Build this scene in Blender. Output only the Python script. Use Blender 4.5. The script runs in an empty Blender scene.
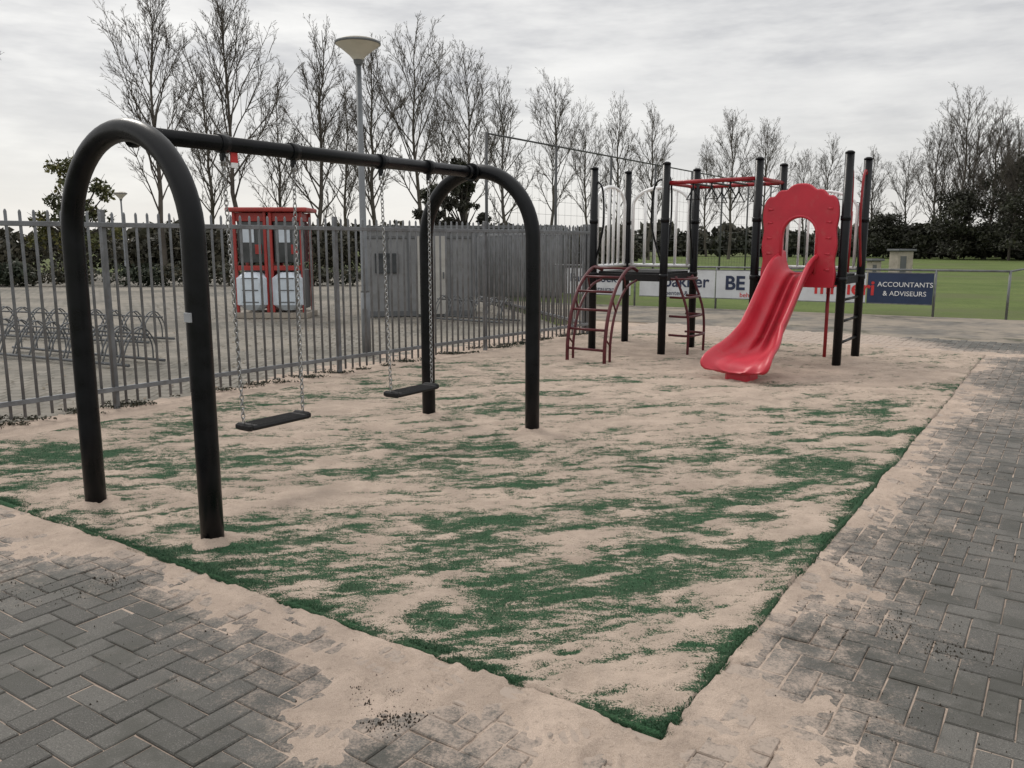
import bpy, bmesh, math, random
import numpy as np
from mathutils import Vector, Matrix
random.seed(7); rng=np.random.default_rng(7)
scene=bpy.context.scene
COL=scene.collection

# ------------------------------------------------------------------ materials
def new_mat(name):
    m=bpy.data.materials.new(name); m.use_nodes=True
    nt=m.node_tree; b=nt.nodes["Principled BSDF"]
    return m,nt,b
def N(nt,t,**k):
    n=nt.nodes.new(t)
    for a,v in k.items(): setattr(n,a,v)
    return n
def noise(nt,vec,scale,detail=4,rough=.6):
    n=N(nt,'ShaderNodeTexNoise'); n.inputs['Scale'].default_value=scale
    n.inputs['Detail'].default_value=detail; n.inputs['Roughness'].default_value=rough
    if vec is not None: nt.links.new(vec,n.inputs['Vector'])
    return n.outputs['Fac']
def math_(nt,op,a,b=None,clamp=False):
    n=N(nt,'ShaderNodeMath',operation=op); n.use_clamp=clamp
    for i,x in enumerate((a,b)):
        if x is None: continue
        if isinstance(x,(int,float)): n.inputs[i].default_value=x
        else: nt.links.new(x,n.inputs[i])
    return n.outputs[0]
def mix(nt,f,a,b,blend='MIX'):
    n=N(nt,'ShaderNodeMix',data_type='RGBA',blend_type=blend)
    for i,x in ((0,f),(6,a),(7,b)):
        if isinstance(x,(int,float)): n.inputs[i].default_value=x
        elif isinstance(x,tuple): n.inputs[i].default_value=(*x[:3],1)
        else: nt.links.new(x,n.inputs[i])
    return n.outputs[2]
def sstep(nt,x,a,b):
    n=N(nt,'ShaderNodeMapRange',interpolation_type='SMOOTHSTEP')
    nt.links.new(x,n.inputs[0]); n.inputs[1].default_value=a; n.inputs[2].default_value=b
    return n.outputs[0]
def bump(nt,b,h,strength=.5,dist=.01):
    n=N(nt,'ShaderNodeBump'); n.inputs['Strength'].default_value=strength; n.inputs['Distance'].default_value=dist
    nt.links.new(h,n.inputs['Height']); nt.links.new(n.outputs[0],b.inputs['Normal'])
def coords(nt): return N(nt,'ShaderNodeTexCoord').outputs['Object']
def mk(name,col,rough=.6,metal=0.,var=.15,scale=6,bs=0.,bscale=80,dirt=None,dirtamt=0.,spec=.5):
    m,nt,b=new_mat(name); c=coords(nt)
    f=noise(nt,c,scale,3)
    f=sstep(nt,f,.3,.7)
    out=mix(nt,f,tuple(x*(1-var) for x in col),tuple(min(1,x*(1+var)) for x in col))
    if dirt:
        g=sstep(nt,noise(nt,c,scale*2.3,5,.7),.62-dirtamt*.3,.75)
        out=mix(nt,math_(nt,'MULTIPLY',g,dirtamt),out,dirt)
    nt.links.new(out,b.inputs['Base Color'])
    r=math_(nt,'MULTIPLY_ADD',f,.14); r.node.inputs[2].default_value=rough-.07
    nt.links.new(r,b.inputs['Roughness'])
    b.inputs['Metallic'].default_value=metal; b.inputs['Specular IOR Level'].default_value=spec
    if bs: bump(nt,b,noise(nt,c,bscale,3),bs,.01)
    return m
def leafmat(name,c1,c2,c3=None):
    m,nt,b=new_mat(name)
    g=N(nt,'ShaderNodeNewGeometry').outputs['Random Per Island']
    o=mix(nt,g,c1,c2)
    n=sstep(nt,noise(nt,coords(nt),.6,1),.42,.62)
    o=mix(nt,n,o,c3 if c3 else tuple(x*.45 for x in c1))
    nt.links.new(o,b.inputs['Base Color']); b.inputs['Roughness'].default_value=.7
    return m

M_black=mk('black_powdercoat',(.0055,.006,.0075),.33,0,.25,9,.05,300,spec=.22)
M_black2=mk('black_rubber',(.013,.013,.014),.7,0,.2,20,.3,200,(.12,.10,.08),.3,spec=.3)
M_galv=mk('galvanised_steel',(.17,.175,.18),.5,.35,.25,7,0,150,(.11,.10,.09),.4)
M_fence=mk('fence_steel',(.17,.178,.19),.5,.25,.22,5,0,150,(.11,.10,.09),.5)
M_net=mk('net_wire',(.07,.072,.075),.6,0,.1,5)
M_chain=mk('chain_steel',(.34,.34,.34),.4,.8,.2,50)
M_red=mk('red_plastic',(.49,.026,.046),.38,0,.08,3,.10,160,(.40,.15,.13),.28,spec=.42)
M_red2=mk('red_powdercoat',(.30,.014,.02),.4,0,.15,9)
M_maroon=mk('maroon_powdercoat',(.085,.012,.016),.42,0,.2,9,dirt=(.15,.10,.08),dirtamt=.25,spec=.35)
M_white=mk('white_powdercoat',(.90,.90,.90),.4,0,.03,7)
M_kred=mk('kiosk_red_paint',(.33,.03,.025),.4,0,.15,3,dirt=(.15,.05,.04),dirtamt=.4)
M_kwhite=mk('kiosk_white_plastic',(.58,.65,.72),.4,0,.08,3,dirt=(.4,.4,.4),dirtamt=.4)
M_glass=mk('dark_glass',(.05,.055,.06),.12,0,.2,3)
M_shed=mk('shed_panel',(.20,.205,.21),.6,0,.1,2,dirt=(.12,.115,.10),dirtamt=.5)
M_shedl=mk('shed_door_panel',(.42,.41,.38),.6,0,.1,2,dirt=(.25,.23,.20),dirtamt=.5)
M_shedd=mk('shed_trim',(.11,.115,.12),.6,0,.1,2)
M_conc=mk('concrete',(.36,.32,.27),.85,0,.15,3,.4,40,(.2,.18,.15),.5)
M_lampw=mk('lamp_opal',(.62,.60,.52),.35,0,.06,5)
M_lampt=mk('lamp_cap',(.34,.31,.26),.5,0,.15,5)
M_pole=mk('lamp_pole_paint',(.16,.17,.18),.5,.2,.15,4)
M_bark=mk('bark',(.10,.088,.075),.9,0,.25,1,spec=.2)
M_bark2=mk('bark_dark',(.045,.04,.035),.9,0,.3,3,spec=.2)
M_brd_w=mk('board_white',(.62,.64,.66),.5,0,.06,3,dirt=(.4,.4,.38),dirtamt=.4)
M_brd_n=mk('board_navy',(.018,.035,.085),.45,0,.1,3)
M_tx_r=mk('lettering_red',(.55,.03,.03),.5); M_tx_b=mk('lettering_navy',(.02,.03,.07),.5); M_tx_w=mk('lettering_white',(.8,.8,.8),.5)
M_label=mk('label_grey',(.35,.36,.38),.5)

# sand / turf
SAND=(.565,.452,.372)
def sand_nodes(nt,c,big):
    s=mix(nt,sstep(nt,big,.35,.68),tuple(x*.80 for x in SAND),tuple(x*1.06 for x in SAND))
    g=noise(nt,c,330,1,.8)
    s=mix(nt,sstep(nt,g,.30,.66),mix(nt,.40,s,(.19,.14,.10)),s)
    return s
def turf_material():
    m,nt,b=new_mat('turf_and_sand'); c=coords(nt)
    at=N(nt,'ShaderNodeAttribute',attribute_name='sand').outputs['Fac']
    mp=N(nt,'ShaderNodeMapping'); mp.inputs['Rotation'].default_value=(0,0,-.22); mp.inputs['Scale'].default_value=(.55,1.6,1); nt.links.new(c,mp.inputs[0])
    big=noise(nt,c,3.1,4,.65); f150=noise(nt,c,135,2,.8); f40=noise(nt,mp.outputs[0],22,5,.76)
    s=sand_nodes(nt,c,big)
    g=mix(nt,sstep(nt,f150,.3,.7),(.014,.044,.020),(.045,.122,.055))
    g=mix(nt,sstep(nt,big,.35,.7),g,mix(nt,.35,g,(.06,.065,.045)))
    f=math_(nt,'ADD',at,math_(nt,'MULTIPLY',math_(nt,'SUBTRACT',f150,.5),2.3))
    f=math_(nt,'ADD',f,math_(nt,'MULTIPLY',math_(nt,'SUBTRACT',f40,.5),2.5))
    f=sstep(nt,f,.28,.70)
    nt.links.new(mix(nt,math_(nt,'MULTIPLY',f,.96),g,s),b.inputs['Base Color'])
    b.inputs['Roughness'].default_value=.92; b.inputs['Specular IOR Level'].default_value=.25
    h=math_(nt,'ADD',math_(nt,'MULTIPLY',f150,.35),f40)
    bump(nt,b,h,.85,.018)
    return m
M_turf=turf_material()
def sand_material():
    m,nt,b=new_mat('sand'); c=coords(nt)
    big=noise(nt,c,3.1,4,.65); f40=noise(nt,c,34,5,.75)
    s=sand_nodes(nt,c,big)
    s=mix(nt,math_(nt,'MULTIPLY',sstep(nt,f40,.54,.68),.38),s,(.18,.15,.12))
    nt.links.new(s,b.inputs['Base Color']); b.inputs['Roughness'].default_value=.95; b.inputs['Specular IOR Level'].default_value=.25
    bump(nt,b,f40,.9,.018); return m
M_sand=sand_material()
def brick_material():
    m,nt,b=new_mat('paver'); c=coords(nt)
    r=N(nt,'ShaderNodeNewGeometry').outputs['Random Per Island']
    o=mix(nt,r,(.090,.086,.078),(.140,.133,.120))
    sp=noise(nt,c,210,3,.8)
    o=mix(nt,sstep(nt,sp,.34,.48),mix(nt,.55,o,(.03,.03,.03)),o)
    o=mix(nt,math_(nt,'MULTIPLY',sstep(nt,sp,.57,.66),.5),o,(.40,.385,.35))
    md=noise(nt,c,1.7,6,.72)
    o=mix(nt,math_(nt,'MULTIPLY',sstep(nt,md,.46,.60),.72),o,(.045,.044,.034))
    at=N(nt,'ShaderNodeAttribute',attribute_name='dust').outputs['Fac']
    f=math_(nt,'ADD',at,math_(nt,'MULTIPLY',math_(nt,'SUBTRACT',noise(nt,c,90,3,.8),.5),1.5))
    f=math_(nt,'ADD',f,math_(nt,'MULTIPLY',math_(nt,'SUBTRACT',noise(nt,c,9,5,.75),.5),2.1))
    f=math_(nt,'MULTIPLY',sstep(nt,f,.12,1.0),.88)
    o=mix(nt,f,o,tuple(x*.80 for x in SAND))
    nt.links.new(o,b.inputs['Base Color']); b.inputs['Specular IOR Level'].default_value=.5
    nt.links.new(math_(nt,'ADD',math_(nt,'MULTIPLY',sstep(nt,md,.60,.44),.25),.62),b.inputs['Roughness'])
    bump(nt,b,sp,.7,.007); return m
M_brick=brick_material()
def ground_mat(name,c1,c2,scale,c3=None,s3=.3,bs=.4,speck=60):
    m,nt,b=new_mat(name); c=coords(nt)
    o=mix(nt,sstep(nt,noise(nt,c,scale,5,.65),.3,.7),c1,c2)
    sp=noise(nt,c,speck,3,.8)
    o=mix(nt,math_(nt,'MULTIPLY',sstep(nt,sp,.45,.7),.45),o,tuple(x*.45 for x in c1))
    if c3: o=mix(nt,sstep(nt,noise(nt,c,s3,5,.65),.5,.62),o,c3)
    nt.links.new(o,b.inputs['Base Color']); b.inputs['Roughness'].default_value=.95; b.inputs['Specular IOR Level'].default_value=.15
    bump(nt,b,sp,bs,.02); return m
M_field=ground_mat('field_grass',(.075,.095,.035),(.12,.135,.05),.8,bs=.8,speck=18)
M_pitch=ground_mat('pitch_grass',(.085,.120,.034),(.13,.165,.052),.35,(.105,.122,.05),.12,bs=.8,speck=12)
def yard():
    m,nt,b=new_mat('yard_cobbles'); c=coords(nt)
    br=N(nt,'ShaderNodeTexBrick'); nt.links.new(c,br.inputs['Vector'])
    br.inputs['Scale'].default_value=1; br.inputs['Brick Width'].default_value=.20; br.inputs['Row Height'].default_value=.20; br.inputs['Mortar Size'].default_value=.018
    br.inputs['Color1'].default_value=(.17,.16,.14,1); br.inputs['Color2'].default_value=(.27,.25,.22,1); br.inputs['Mortar'].default_value=(.13,.12,.10,1)
    o=mix(nt,sstep(nt,noise(nt,c,.5,6,.7),.42,.62),br.outputs['Color'],(.26,.235,.20))
    o=mix(nt,math_(nt,'MULTIPLY',sstep(nt,noise(nt,c,.23,5,.7),.5,.62),.7),o,(.12,.115,.10))
    o=mix(nt,math_(nt,'MULTIPLY',sstep(nt,noise(nt,c,16,3,.8),.5,.68),.5),o,(.06,.055,.045))
    nt.links.new(o,b.inputs['Base Color']); b.inputs['Roughness'].default_value=.95; b.inputs['Specular IOR Level'].default_value=.2
    bump(nt,b,br.outputs['Fac'],-.5,.01); return m
M_yard=yard()
M_dirt=ground_mat('joint_dirt',(.13,.11,.085),(.27,.215,.165),3,speck=120)
def backpave():
    m,nt,b=new_mat('back_paving'); c=coords(nt)
    br=N(nt,'ShaderNodeTexBrick'); nt.links.new(c,br.inputs['Vector'])
    br.inputs['Scale'].default_value=1; br.inputs['Brick Width'].default_value=.21; br.inputs['Row Height'].default_value=.105
    br.inputs['Mortar Size'].default_value=.006
    br.inputs['Color1'].default_value=(.11,.105,.097,1); br.inputs['Color2'].default_value=(.18,.17,.155,1); br.inputs['Mortar'].default_value=(.14,.12,.095,1)
    o=mix(nt,sstep(nt,noise(nt,c,.55,6,.7),.38,.60),br.outputs['Color'],(.28,.24,.195))
    o=mix(nt,sstep(nt,noise(nt,c,.9,6,.7),.54,.68),o,(.08,.08,.058))
    nt.links.new(o,b.inputs['Base Color']); b.inputs['Roughness'].default_value=.9; b.inputs['Specular IOR Level'].default_value=.2; return m
M_back=backpave()
M_blade=leafmat('turf_fibre',(.014,.044,.020),(.058,.155,.070),(.03,.085,.040))
M_soil=mk('soil',(.045,.038,.03),.95,0,.3,30,spec=.1)

# ------------------------------------------------------------------ mesh builder
class MB:
    def __init__(s): s.v=[]; s.f=[]; s.m=[]; s.sm=[]
    def tube(s,pts,r,n=8,mat=0,cap=True,closed=False):
        pts=[Vector(p) for p in pts]; k=len(pts)
        rs=r if isinstance(r,(list,tuple)) else [r]*k
        base=len(s.v); up=None
        for i,p in enumerate(pts):
            if closed: d=pts[(i+1)%k]-pts[i-1]
            elif i==0: d=pts[1]-p
            elif i==k-1: d=p-pts[i-1]
            else: d=(pts[i+1]-p).normalized()+(p-pts[i-1]).normalized()
            d=d.normalized() if d.length>1e-9 else Vector((0,0,1))
            if up is None:
                up=Vector((0,0,1)) if abs(d.z)<.9 else Vector((1,0,0))
            x=(up-d*up.dot(d))
            x=x.normalized() if x.length>1e-6 else d.orthogonal().normalized()
            up=x; y=d.cross(x)
            for j in range(n):
                t=2*math.pi*j/n
                s.v.append(tuple(p+(x*math.cos(t)+y*math.sin(t))*rs[i]))
        m=k if closed else k-1
        for i in range(m):
            a=base+i*n; b=base+((i+1)%k)*n
            for j in range(n):
                j2=(j+1)%n
                s.f.append((a+j,a+j2,b+j2,b+j)); s.m.append(mat); s.sm.append(True)
        if cap and not closed:
            s.f.append(tuple(base+j for j in range(n))[::-1]); s.m.append(mat); s.sm.append(False)
            e=base+(k-1)*n
            s.f.append(tuple(e+j for j in range(n))); s.m.append(mat); s.sm.append(False)
    def box(s,c,size,ang=0,mat=0,bev=0.):
        ca,sa=math.cos(ang),math.sin(ang); hx,hy,hz=[q/2 for q in size]
        b=min(bev,hx*.9,hy*.9,hz*.9)
        base=len(s.v)
        if b<=0:
            loc=[(x,y,z) for z in(-hz,hz) for x,y in((-hx,-hy),(hx,-hy),(hx,hy),(-hx,hy))]; L=2
            n=4
        else:
            loc=[]; 
            for z,ins in((-hz,b),(-hz+b,0),(hz-b,0),(hz,b)):
                X,Y=hx-ins,hy-ins
                for x,y in((-X+b,-Y),(X-b,-Y),(X,-Y+b),(X,Y-b),(X-b,Y),(-X+b,Y),(-X,Y-b),(-X,-Y+b)): loc.append((x,y,z))
            L=4;n=8
        for x,y,z in loc: s.v.append((c[0]+x*ca-y*sa,c[1]+x*sa+y*ca,c[2]+z))
        s.f.append(tuple(base+i for i in range(n))[::-1]); s.m.append(mat); s.sm.append(False)
        s.f.append(tuple(base+(L-1)*n+i for i in range(n))); s.m.append(mat); s.sm.append(False)
        for l in range(L-1):
            for i in range(n):
                j=(i+1)%n
                s.f.append((base+l*n+i,base+l*n+j,base+(l+1)*n+j,base+(l+1)*n+i)); s.m.append(mat); s.sm.append(False)
    def lathe(s,c,prof,n=24,mats=None):
        base=len(s.v)
        for r,z in prof:
            for j in range(n):
                t=2*math.pi*j/n; s.v.append((c[0]+r*math.cos(t),c[1]+r*math.sin(t),c[2]+z))
        for i in range(len(prof)-1):
            for j in range(n):
                j2=(j+1)%n
                s.f.append((base+i*n+j,base+i*n+j2,base+(i+1)*n+j2,base+(i+1)*n+j)); s.m.append(mats[i] if mats else 0); s.sm.append(True)
    def mesh(s,name,mats):
        me=bpy.data.meshes.new(name); me.from_pydata(s.v,[],s.f)
        for m in mats: me.materials.append(m)
        me.polygons.foreach_set('material_index',s.m); me.polygons.foreach_set('use_smooth',s.sm); me.update()
        return me
    def obj(s,name,mats,parent=None):
        o=bpy.data.objects.new(name,s.mesh(name,mats)); COL.objects.link(o)
        if parent: par(o,parent)
        return o
def empty(name,loc):
    e=bpy.data.objects.new(name,None); e.location=loc; COL.objects.link(e); return e
def par(o,p):
    o.parent=p; o.matrix_parent_inverse=Matrix.Translation(p.location).inverted()
def lerp(a,b,t): return a+(b-a)*t
def smooth_path(pts,sub=6):
    P=[Vector(p) for p in pts]; out=[]
    for i in range(len(P)-1):
        p0=P[max(i-1,0)];p1=P[i];p2=P[i+1];p3=P[min(i+2,len(P)-1)]
        for k in range(sub):
            t=k/sub
            out.append(.5*((2*p1)+(p2-p0)*t+(2*p0-5*p1+4*p2-p3)*t*t+(3*p1-p0-3*p2+p3)*t**3))
    out.append(P[-1]); return out
def sheet(name,pts,z,mat):
    me=bpy.data.meshes.new(name); me.from_pydata([(x,y,z) for x,y in pts],[],[tuple(range(len(pts)))])
    me.materials.append(mat); o=bpy.data.objects.new(name,me); COL.objects.link(o)
    if me.polygons[0].normal.z<0: me.flip_normals()
    return o

# ------------------------------------------------------------------ numpy noise
def vn(x,y,seed):
    xi=np.floor(x).astype(np.int64); yi=np.floor(y).astype(np.int64); fx=x-xi; fy=y-yi
    def h(i,j):
        n=(i*374761393+j*668265263+seed*1442695041)&0xffffffff
        n=((n^(n>>13))*1274126177)&0xffffffff
        return ((n^(n>>16))&0xffffff)/float(0xffffff)
    fx=fx*fx*(3-2*fx); fy=fy*fy*(3-2*fy)
    return (h(xi,yi)*(1-fx)+h(xi+1,yi)*fx)*(1-fy)+(h(xi,yi+1)*(1-fx)+h(xi+1,yi+1)*fx)*fy
def fbm(x,y,s,o=5,g=.5,seed=1):
    t=0;a=1;w=0
    for k in range(o):
        t=t+a*vn(x*s+17.3*k,y*s-9.1*k,seed+k); w+=a; a*=g; s*=2.03
    return t/w
def npss(x,a,b):
    t=np.clip((x-a)/(b-a),0,1); return t*t*(3-2*t)

# ------------------------------------------------------------------ site frame
O=np.array((.50,2.47)); ang=math.radians(56)
A=np.array((math.cos(ang),math.sin(ang))); Lv=np.array((-math.sin(ang),math.cos(ang)))
AM,LM=11.2,6.15
def W(a,l): return O[0]+a*A[0]+l*Lv[0],O[1]+a*A[1]+l*Lv[1]

green=[(.96,4.0,.60,.35,.45),(.55,3.65,.45,.3,.33),(1.35,4.35,.45,.35,.40),(2.3,5.5,.5,.35,.35),(1.85,6.0,.6,.35,.3),(.63,4.7,.6,.2,.30),
 (-.16,4.0,.5,.22,.28),(-1.06,4.7,.5,.3,.36),(-.5,3.5,.5,.15,.2),(-2.1,5.3,.6,.35,.30),(-3.3,5.9,.7,.45,.35),(-.7,5.75,.6,.25,.25),
 (.06,6.4,.5,.3,.3),(3.7,8.1,.9,.4,.45),(-.4,10.8,.9,.7,.50),(4.9,8.9,.6,.4,.35),(1.6,4.9,.5,.25,.3),(-1.6,4.2,.4,.2,.2),(3.0,6.9,.5,.3,.35),
 (1.6,8.2,.7,.3,.3),(2.4,7.4,.8,.3,.3),(-1.2,9.2,.7,.5,.3),(.4,9.6,.7,.4,.3),(-2.6,8.3,.7,.5,.30),(5.6,10.3,.5,.5,.25),(1.0,6.9,.5,.2,.25),(-3.2,7.4,.8,.4,.2),(1.3,5.2,.3,.3,.2)]
sandb=[(-.5,5.15,.7,.16,.30),(.94,5.4,.8,.16,.30),(.9,8.9,1.3,.5,.15),(-1.3,4.95,.4,.12,.2),(3.2,9.6,1.4,1.0,.3),(1.0,11.8,2,1.0,.25),(-2.6,6.6,.9,.3,.25),(.1,3.2,.35,.13,.25),(5,10.8,1.2,.8,.2),(-1.0,7.8,.8,.5,.2),(1.4,7.2,.9,.2,.2),(-.9,4.3,.25,.12,.2),(.2,4.35,.5,.10,.30),(.55,2.95,.16,.2,.25),(1.75,4.55,.15,.5,.2)]
def sandcov(x,y,a,l):
    wx=x+.30*(fbm(x,y,1.7,4,seed=31)-.5); wy=y+.30*(fbm(x,y,1.7,4,seed=41)-.5)
    c,s=math.cos(-.22),math.sin(-.22)
    px=(wx*c-wy*s); py=(wx*s+wy*c)
    f=fbm(px*.62,py*1.35,1.7,4,.6,seed=3)
    f2=fbm(px*.50,py*1.8,4.8,4,.62,seed=23)
    f3=fbm(px*.6,py*1.6,13,3,.65,seed=33)
    v=.62+(f-.5)*1.25+(f2-.5)*1.8+(f3-.5)*1.35
    for bx,by,rx,ry,k in green: v=v-k*.85*np.exp(-((x-bx)/rx)**2-((y-by)/ry)**2)
    for bx,by,rx,ry,k in sandb: v=v+k*np.exp(-((x-bx)/rx)**2-((y-by)/ry)**2)
    v=v+.26*npss(a,3.0,6.5)+.10*npss(l,3.2,5)*npss(a,1.5,4)
    v=v+.42*np.exp(-((l-.20)/.10)**2)*npss(fbm(x,y,.9,3,seed=77),.35,.6)
    v=v-.8*np.exp(-(l/.05)**2)*npss(8-a,0,4)*npss(fbm(x,y,2.2,3,seed=78),.25,.55)
    v=v-.7*np.exp(-(a/.06)**2)*npss(fbm(x,y,2.6,3,seed=79),.2,.5)
    return v
def driftcov(x,y,a,l):
    d=np.maximum(np.maximum(-a,-l),np.maximum(a-AM,l-LM))
    n=fbm(x,y,1.6,6,.62,seed=12); n2=fbm(x,y,9,4,.6,seed=14)
    wdt=.42+.25*(fbm(x,y,.6,2,seed=90)-.5)
    v=.84-d/wdt*.62+(n-.5)*1.6+(n2-.5)*1.0
    for bx,by,rx,ry,k in [(.95,2.3,.45,.5,.7),(-.62,2.55,.17,.4,.65),(-.35,2.95,.4,.18,.3),(.25,2.35,.3,.15,.35),(1.45,3.2,.3,.5,.35),(-2.6,3.9,.8,.25,.25)]:
        v=v+k*np.exp(-((x-bx)/rx)**2-((y-by)/ry)**2)
    v=v+.6*npss(l,LM-.2,LM+.1)+.3*npss(a,AM-.5,AM+.5)
    return v

def graded(lo,hi,z0,st=.0115,g=.0055):
    out=[z0]; s=z0
    while s<hi: s+=st+g*abs(s-z0); out.append(s)
    out[-1]=hi
    o2=[]; s=z0
    while s>lo: s-=st+g*.6*abs(s-z0); o2.append(s)
    return np.array(o2[::-1]+out)
av=np.concatenate([graded(-2.0,AM,0),np.arange(AM+.07,12.9,.07)])
lv=np.concatenate([graded(-1.9,LM,0),np.arange(LM+.06,7.3,.06)])
AA,LL=np.meshgrid(av,lv,indexing='ij')
wob=.022*(fbm(AA,LL,1.7,3,seed=55)-.5)*2
near=np.exp(-np.minimum(np.abs(AA),np.abs(LL))/.3)
AA2=AA+wob*near; LL2=LL+.028*(fbm(LL,AA,1.9,3,seed=56)-.5)*2*near
X=O[0]+AA2*A[0]+LL2*Lv[0]; Y=O[1]+AA2*A[1]+LL2*Lv[1]
cov=sandcov(X,Y,AA,LL)
fine=fbm(X,Y,16,3,.6,seed=8)-.5
ripple=fbm(X*.8+Y*.2,Y*1.4,7,4,.55,seed=9)-.5
Zt=.014+.013*npss(cov,.25,1.5)+.028*ripple*npss(cov,.2,1.0)+.014*fine*npss(cov,0,.6)
dc=driftcov(X,Y,AA,LL)
Zs=-.007+.017*npss(dc,.15,1.3)+.014*ripple*npss(dc,.3,.9)+.008*fine*npss(dc,.05,.5)
for k in range(620):
    if k%3: 
        ca=rng.uniform(-1.6,.1) if rng.random()<.35 else rng.uniform(0,9); cl=rng.uniform(-.9,.1) if rng.random()<.45 else rng.uniform(0,6)
    else: ca=rng.uniform(-.6,10); cl=rng.uniform(-.8,6)
    i0,i1=np.searchsorted(av,[ca-.3,ca+.3]); j0,j1=np.searchsorted(lv,[cl-.3,cl+.3])
    t=rng.uniform(0,math.pi); da=AA[i0:i1,j0:j1]-ca; dl=LL[i0:i1,j0:j1]-cl
    u=da*math.cos(t)+dl*math.sin(t); w=-da*math.sin(t)+dl*math.cos(t)
    q=(u/.13)**2+(w/.05)**2
    dd=-.010*np.exp(-q**2)*(1+.5*np.sin(u*150))+.006*np.exp(-((np.sqrt(q)-1.25)/.25)**2)
    Zt[i0:i1,j0:j1]+=dd*npss(cov[i0:i1,j0:j1],.4,.9); Zs[i0:i1,j0:j1]+=dd*npss(dc[i0:i1,j0:j1],.4,.9)
inside=(AA>=-1e-6)&(AA<=AM+1e-6)&(LL>=-1e-6)&(LL<=LM+1e-6)
def gridobj(name,Z,facemask,attr,aname,mat):
    na,nl=AA.shape; idx=np.arange(na*nl).reshape(na,nl)
    q=np.stack([idx[:-1,:-1],idx[1:,:-1],idx[1:,1:],idx[:-1,1:]],-1)[facemask]
    used=np.unique(q); remap=-np.ones(na*nl,int); remap[used]=np.arange(len(used)); q=remap[q]
    co=np.stack([X.ravel(),Y.ravel(),Z.ravel()],-1)[used]
    me=bpy.data.meshes.new(name); me.vertices.add(len(co)); me.vertices.foreach_set('co',co.ravel())
    nf=len(q); me.loops.add(nf*4); me.loops.foreach_set('vertex_index',q.ravel())
    me.polygons.add(nf); me.polygons.foreach_set('loop_start',np.arange(nf)*4); me.polygons.foreach_set('loop_total',np.full(nf,4))
    me.update(calc_edges=True); me.polygons.foreach_set('use_smooth',np.ones(nf,bool))
    if attr is not None:
        at=me.attributes.new(aname,'FLOAT','POINT'); at.data.foreach_set('value',attr.ravel()[used].astype(np.float32))
    me.materials.append(mat); o=bpy.data.objects.new(name,me); COL.objects.link(o)
    if me.polygons[0].normal.z<0: me.flip_normals()
    return o
fin=inside[:-1,:-1]&inside[1:,1:]&inside[1:,:-1]&inside[:-1,1:]
Zt2=Zt.copy(); edge=(np.abs(AA)<1e-6)|(np.abs(LL)<1e-6)|(np.abs(AA-AM)<1e-6)|(np.abs(LL-LM)<1e-6); Zt2[edge]=-.008
gridobj('artificial_turf_with_sand',Zt2,fin,cov,'sand',M_turf)
gridobj('sand_ground',Zs,~fin,None,None,M_sand)

# turf fibres
nb=90000
r=rng.random((nb*3,2)); a=(r[:,0]**1.7)*7.5; l=(r[:,1]**1.15)*LM
ea=np.abs(rng.normal(0,.035,11000)); el=rng.random(11000)*LM; ra=rng.random(7000)**1.3*6; rl=np.abs(rng.normal(0,.03,7000))
a=np.concatenate([a,ea,ra]); l=np.concatenate([l,el,rl])
x=O[0]+a*A[0]+l*Lv[0]; y=O[1]+a*A[1]+l*Lv[1]
cv=sandcov(x,y,a,l)
keep=rng.random(len(x))<np.clip(.95-1.6*(cv+.8*(fbm(x,y,40,3,.7,seed=66)-.5)),0.0,1)
a=a[keep];l=l[keep];x=x[keep];y=y[keep];cv=cv[keep]
if len(x)>nb:
    s=rng.permutation(len(x))[:nb]; a=a[s];l=l[s];x=x[s];y=y[s];cv=cv[s]
n=len(x); zz=.011+.012*npss(cv,.25,1.5)-np.where((l<.02)|(a<.02),.012,0)
th=rng.random(n)*6.283; wd=.0014+.0020*rng.random(n)*(1+.15*a); hh=.006+.009*rng.random(n); lean=rng.normal(0,.007,(n,2))
v=np.empty((n,3,3))
v[:,0]=np.stack([x-np.cos(th)*wd,y-np.sin(th)*wd,zz],-1); v[:,1]=np.stack([x+np.cos(th)*wd,y+np.sin(th)*wd,zz],-1)
v[:,2]=np.stack([x+lean[:,0],y+lean[:,1],zz+hh],-1)
def soup(name,v,k,mat,parent=None):
    n=len(v); me=bpy.data.meshes.new(name); me.vertices.add(n*k); me.vertices.foreach_set('co',v.reshape(-1))
    me.loops.add(n*k); me.loops.foreach_set('vertex_index',np.arange(n*k)); me.polygons.add(n)
    me.polygons.foreach_set('loop_start',np.arange(n)*k); me.polygons.foreach_set('loop_total',np.full(n,k)); me.update(calc_edges=True)
    me.materials.append(mat); o=bpy.data.objects.new(name,me); COL.objects.link(o)
    if parent: par(o,parent)
    return o
soup('turf_fibres',v,3,M_blade)

# bricks (herringbone)
bw=.105; vs=[];fs=[];dust=[]
def brick(a0,l0,a1,l1):
    g=.0024; a0+=g;l0+=g;a1-=g;l1-=g; b=.0045
    z=random.gauss(0,.0018); tx=random.gauss(0,.009); ty=random.gauss(0,.009); ca=(a0+a1)/2; cl=(l0+l1)/2
    base=len(vs)
    for zz,i in((-.03,0),(-b,0),(0,b)):
        for aa,ll in((a0+i,l0+i),(a1-i,l0+i),(a1-i,l1-i),(a0+i,l1-i)):
            aa+=random.gauss(0,.0008); ll+=random.gauss(0,.0008)
            X_,Y_=W(aa,ll); vs.append((X_,Y_,zz+z+(aa-ca)*tx+(ll-cl)*ty)); dust.append((X_,Y_,aa,ll))
    for k in range(2):
        for i in range(4):
            j=(i+1)%4; fs.append((base+4*k+i,base+4*k+j,base+4*k+4+j,base+4*k+4+i))
    fs.append((base+8,base+9,base+10,base+11))
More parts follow.
